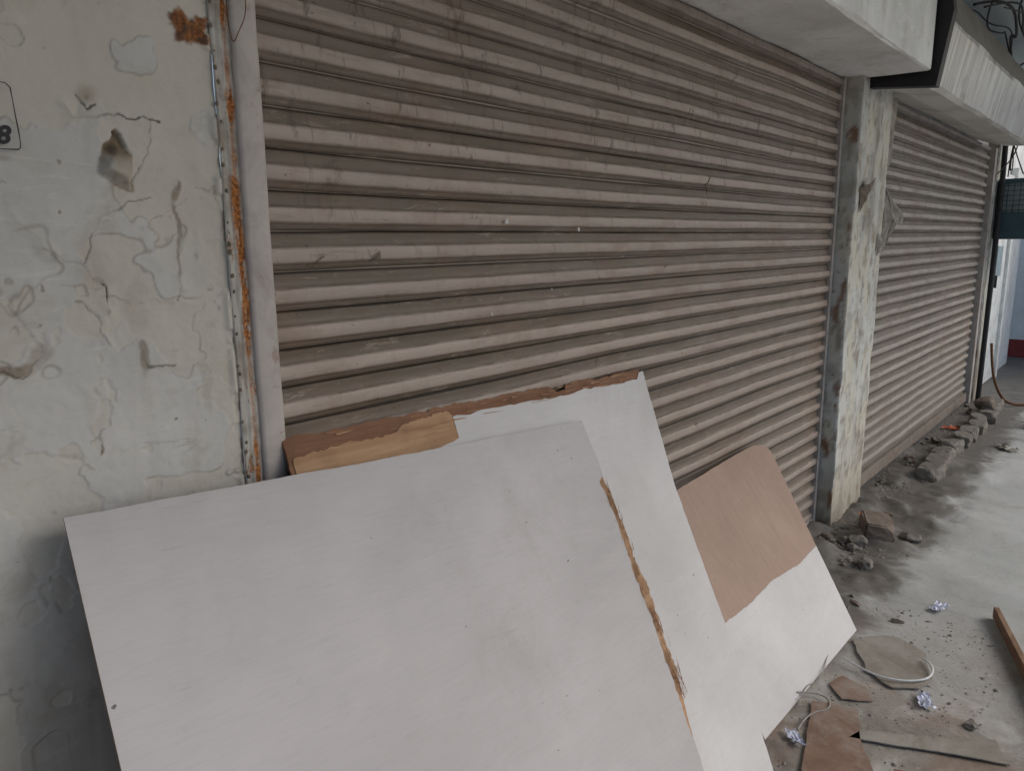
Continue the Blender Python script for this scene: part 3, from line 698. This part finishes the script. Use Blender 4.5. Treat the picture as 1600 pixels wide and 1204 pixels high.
scrap("board_scrap",[(2.06,-.88),(2.13,-.84),(2.20,-1.02),(2.02,-1.05)],.004,.004,M_card,"dusty brown board scrap on the floor","board scrap",37,0,.004)
bt=empty("wooden_batten",(3.0,-1.0,0)); thing(bt,"long brown wooden batten lying on the floor","wood batten")
d=Vector((-.47,-.17,0)).normalized(); nn=Vector((-d.y,d.x,0))
P0=Vector((3.33,-.90,.0)); 
def bar(name,P0,d,nn,L,w,h_,mat,z=.004):
    V=[]
    for a in(0,L):
        for b in(0,w):
            for c in(0,h_): 
                p=P0+d*a+nn*b; V.append((p.x,p.y,z+c))
    o=mesh_obj(name,V,[(0,1,3,2),(4,6,7,5),(0,4,5,1),(2,3,7,6),(0,2,6,4),(1,5,7,3)],mat)
    bm=bmesh.new(); bm.from_mesh(o.data); bmesh.ops.recalc_face_normals(bm,faces=bm.faces); bmesh.ops.bevel(bm,geom=list(bm.edges),offset=.0015,segments=1,affect='EDGES'); bm.to_mesh(o.data); bm.free(); return o
part(bar("batten_timber",P0,d,nn,1.5,.020,.045,M_batten),bt)
wire("white_cable",[(2.61,-.56,.02),(2.58,-.63,.018),(2.575,-.71,.02),(2.62,-.78,.018),(2.68,-.82,.02),(2.75,-.81,.03),(2.79,-.77,.02)],.0034,M_white,"curled white plastic cable on the floor","cable")
wire("grey_cable",[(2.3,-.5,.02),(2.37,-.56,.012),(2.3,-.62,.012),(2.22,-.56,.012),(2.12,-.57,.012)],.0025,M_cord,"thin grey cord curled by broken boards","cable")
wire("white_cable",[(2.60,-.50,.02),(2.50,-.52,.012),(2.42,-.53,.012),(2.36,-.50,.012),(2.24,-.53,.012)],.0018,M_cord,"thin dirty string trailing over the rubble","cable")
def wrapper(c,s,mat,seed,lab,name="foil_wrapper",cat="litter"):
    rr=random.Random(seed); n_=8
    V=[];F=[]; th=rr.uniform(0,3)
    for i in range(n_):
        for j in range(n_):
            a=(i/(n_-1)-.5)*s*1.5+rr.uniform(-1,1)*s*.10; b=(j/(n_-1)-.5)*s*.8+rr.uniform(-1,1)*s*.10
            V.append((c[0]+a*math.cos(th)-b*math.sin(th),c[1]+a*math.sin(th)+b*math.cos(th),.010+abs(rr.gauss(0,1))*s*.08))
    for i in range(n_-1):
        for j in range(n_-1):
            if (i in(0,n_-2) or j in(0,n_-2)) and rr.random()<.35: continue
            a=i*n_+j; F.append((a,a+n_,a+n_+1,a+1))
    o=mesh_obj(name,V,F,mat)
    bm=bmesh.new(); bm.from_mesh(o.data)
    lo=[v for v in bm.verts if not v.link_faces]; bmesh.ops.delete(bm,geom=lo,context='VERTS'); bm.to_mesh(o.data); bm.free()
    return thing(o,lab,cat)
wrapper((2.54,-.83),.06,M_foil,1,"crumpled white and blue foil wrapper on floor")
wrapper((3.27,-.72),.06,M_foil,2,"crumpled pale foil wrapper on pale concrete")
wrapper((2.08,-.575),.05,M_foil,3,"crumpled shiny wrapper beside the leaning board")
wrapper((4.15,-.2),.08,M_orange,4,"crumpled orange plastic bit in pillar rubble","plastic_litter")
wrapper((6.6,-.14),.10,M_orange,5,"crumpled orange plastic bit by shutter base","plastic_litter")
wrapper((5.9,-.20),.07,M_white,6,"crumpled white plastic bit by shutter base","plastic_litter")
wrapper((7.0,-.65),.16,M_brick,7,"crumpled brown paper litter on the floor","paper_litter")
wrapper((6.2,-.55),.12,M_flap,8,"crumpled pale paper litter on the floor","paper_litter")
wrapper((3.15,-.40),.06,M_flap,9,"crumpled pale paper litter on dark dirt","paper_litter")
for i,(x,y) in enumerate([(2.62,-.50),(2.9,-.46),(3.05,-.62),(2.5,-.97),(3.1,-.45),(3.4,-.45),(2.35,-.50),(2.7,-.48),(3.2,-.36),(2.30,-.80)]):
    s=random.uniform(.008,.020); rock("floor_stone",(x,y,s*.4),(s*1.5,s,s*.5),random.choice([M_stone,M_brick]),300+i,i,"small broken plaster lump on the dirty floor","stone","loose stones on floor")
# ------------------------------------------------------------ camera
f=1164.
Xc=Vector((1030,236,-f)).normalized(); Zc=-Vector((56,-5986,-f)).normalized(); Yc=Zc.cross(Xc).normalized(); Zc=Xc.cross(Yc).normalized()
cd=bpy.data.cameras.new("camera"); cam=link(bpy.data.objects.new("camera",cd))
cd.sensor_width=36; cd.lens=f/1600*36; cd.clip_start=.02; cd.clip_end=400
cam.matrix_world=Matrix.Translation((0,-1.26,1.5))@Matrix((Xc,Yc,Zc)).to_4x4()
scene.camera=cam
# ------------------------------------------------------------ light
w=bpy.data.worlds.new("World"); scene.world=w; w.use_nodes=True; nt=w.node_tree
bg=nt.nodes['Background']; sky=nt.nodes.new('ShaderNodeTexSky'); sky.sky_type='NISHITA'; sky.sun_disc=False
el,az=math.radians(38),math.radians(140)
sky.sun_elevation=el; sky.sun_rotation=az; sky.air_density=1.0; sky.dust_density=3; sky.ozone_density=1.5
nt.links.new(sky.outputs[0],bg.inputs[0]); bg.inputs[1].default_value=.15
sd=bpy.data.lights.new("sun",'SUN'); sun=link(bpy.data.objects.new("sun",sd)); sd.energy=1.2; sd.angle=math.radians(35); sd.color=(1,.985,.96)
dirv=Vector((math.sin(az)*math.cos(el),math.cos(az)*math.cos(el),math.sin(el)))
sun.rotation_euler=dirv.to_track_quat('Z','Y').to_euler()
scene.view_settings.view_transform='Standard'; scene.view_settings.look='None'; scene.view_settings.exposure=0
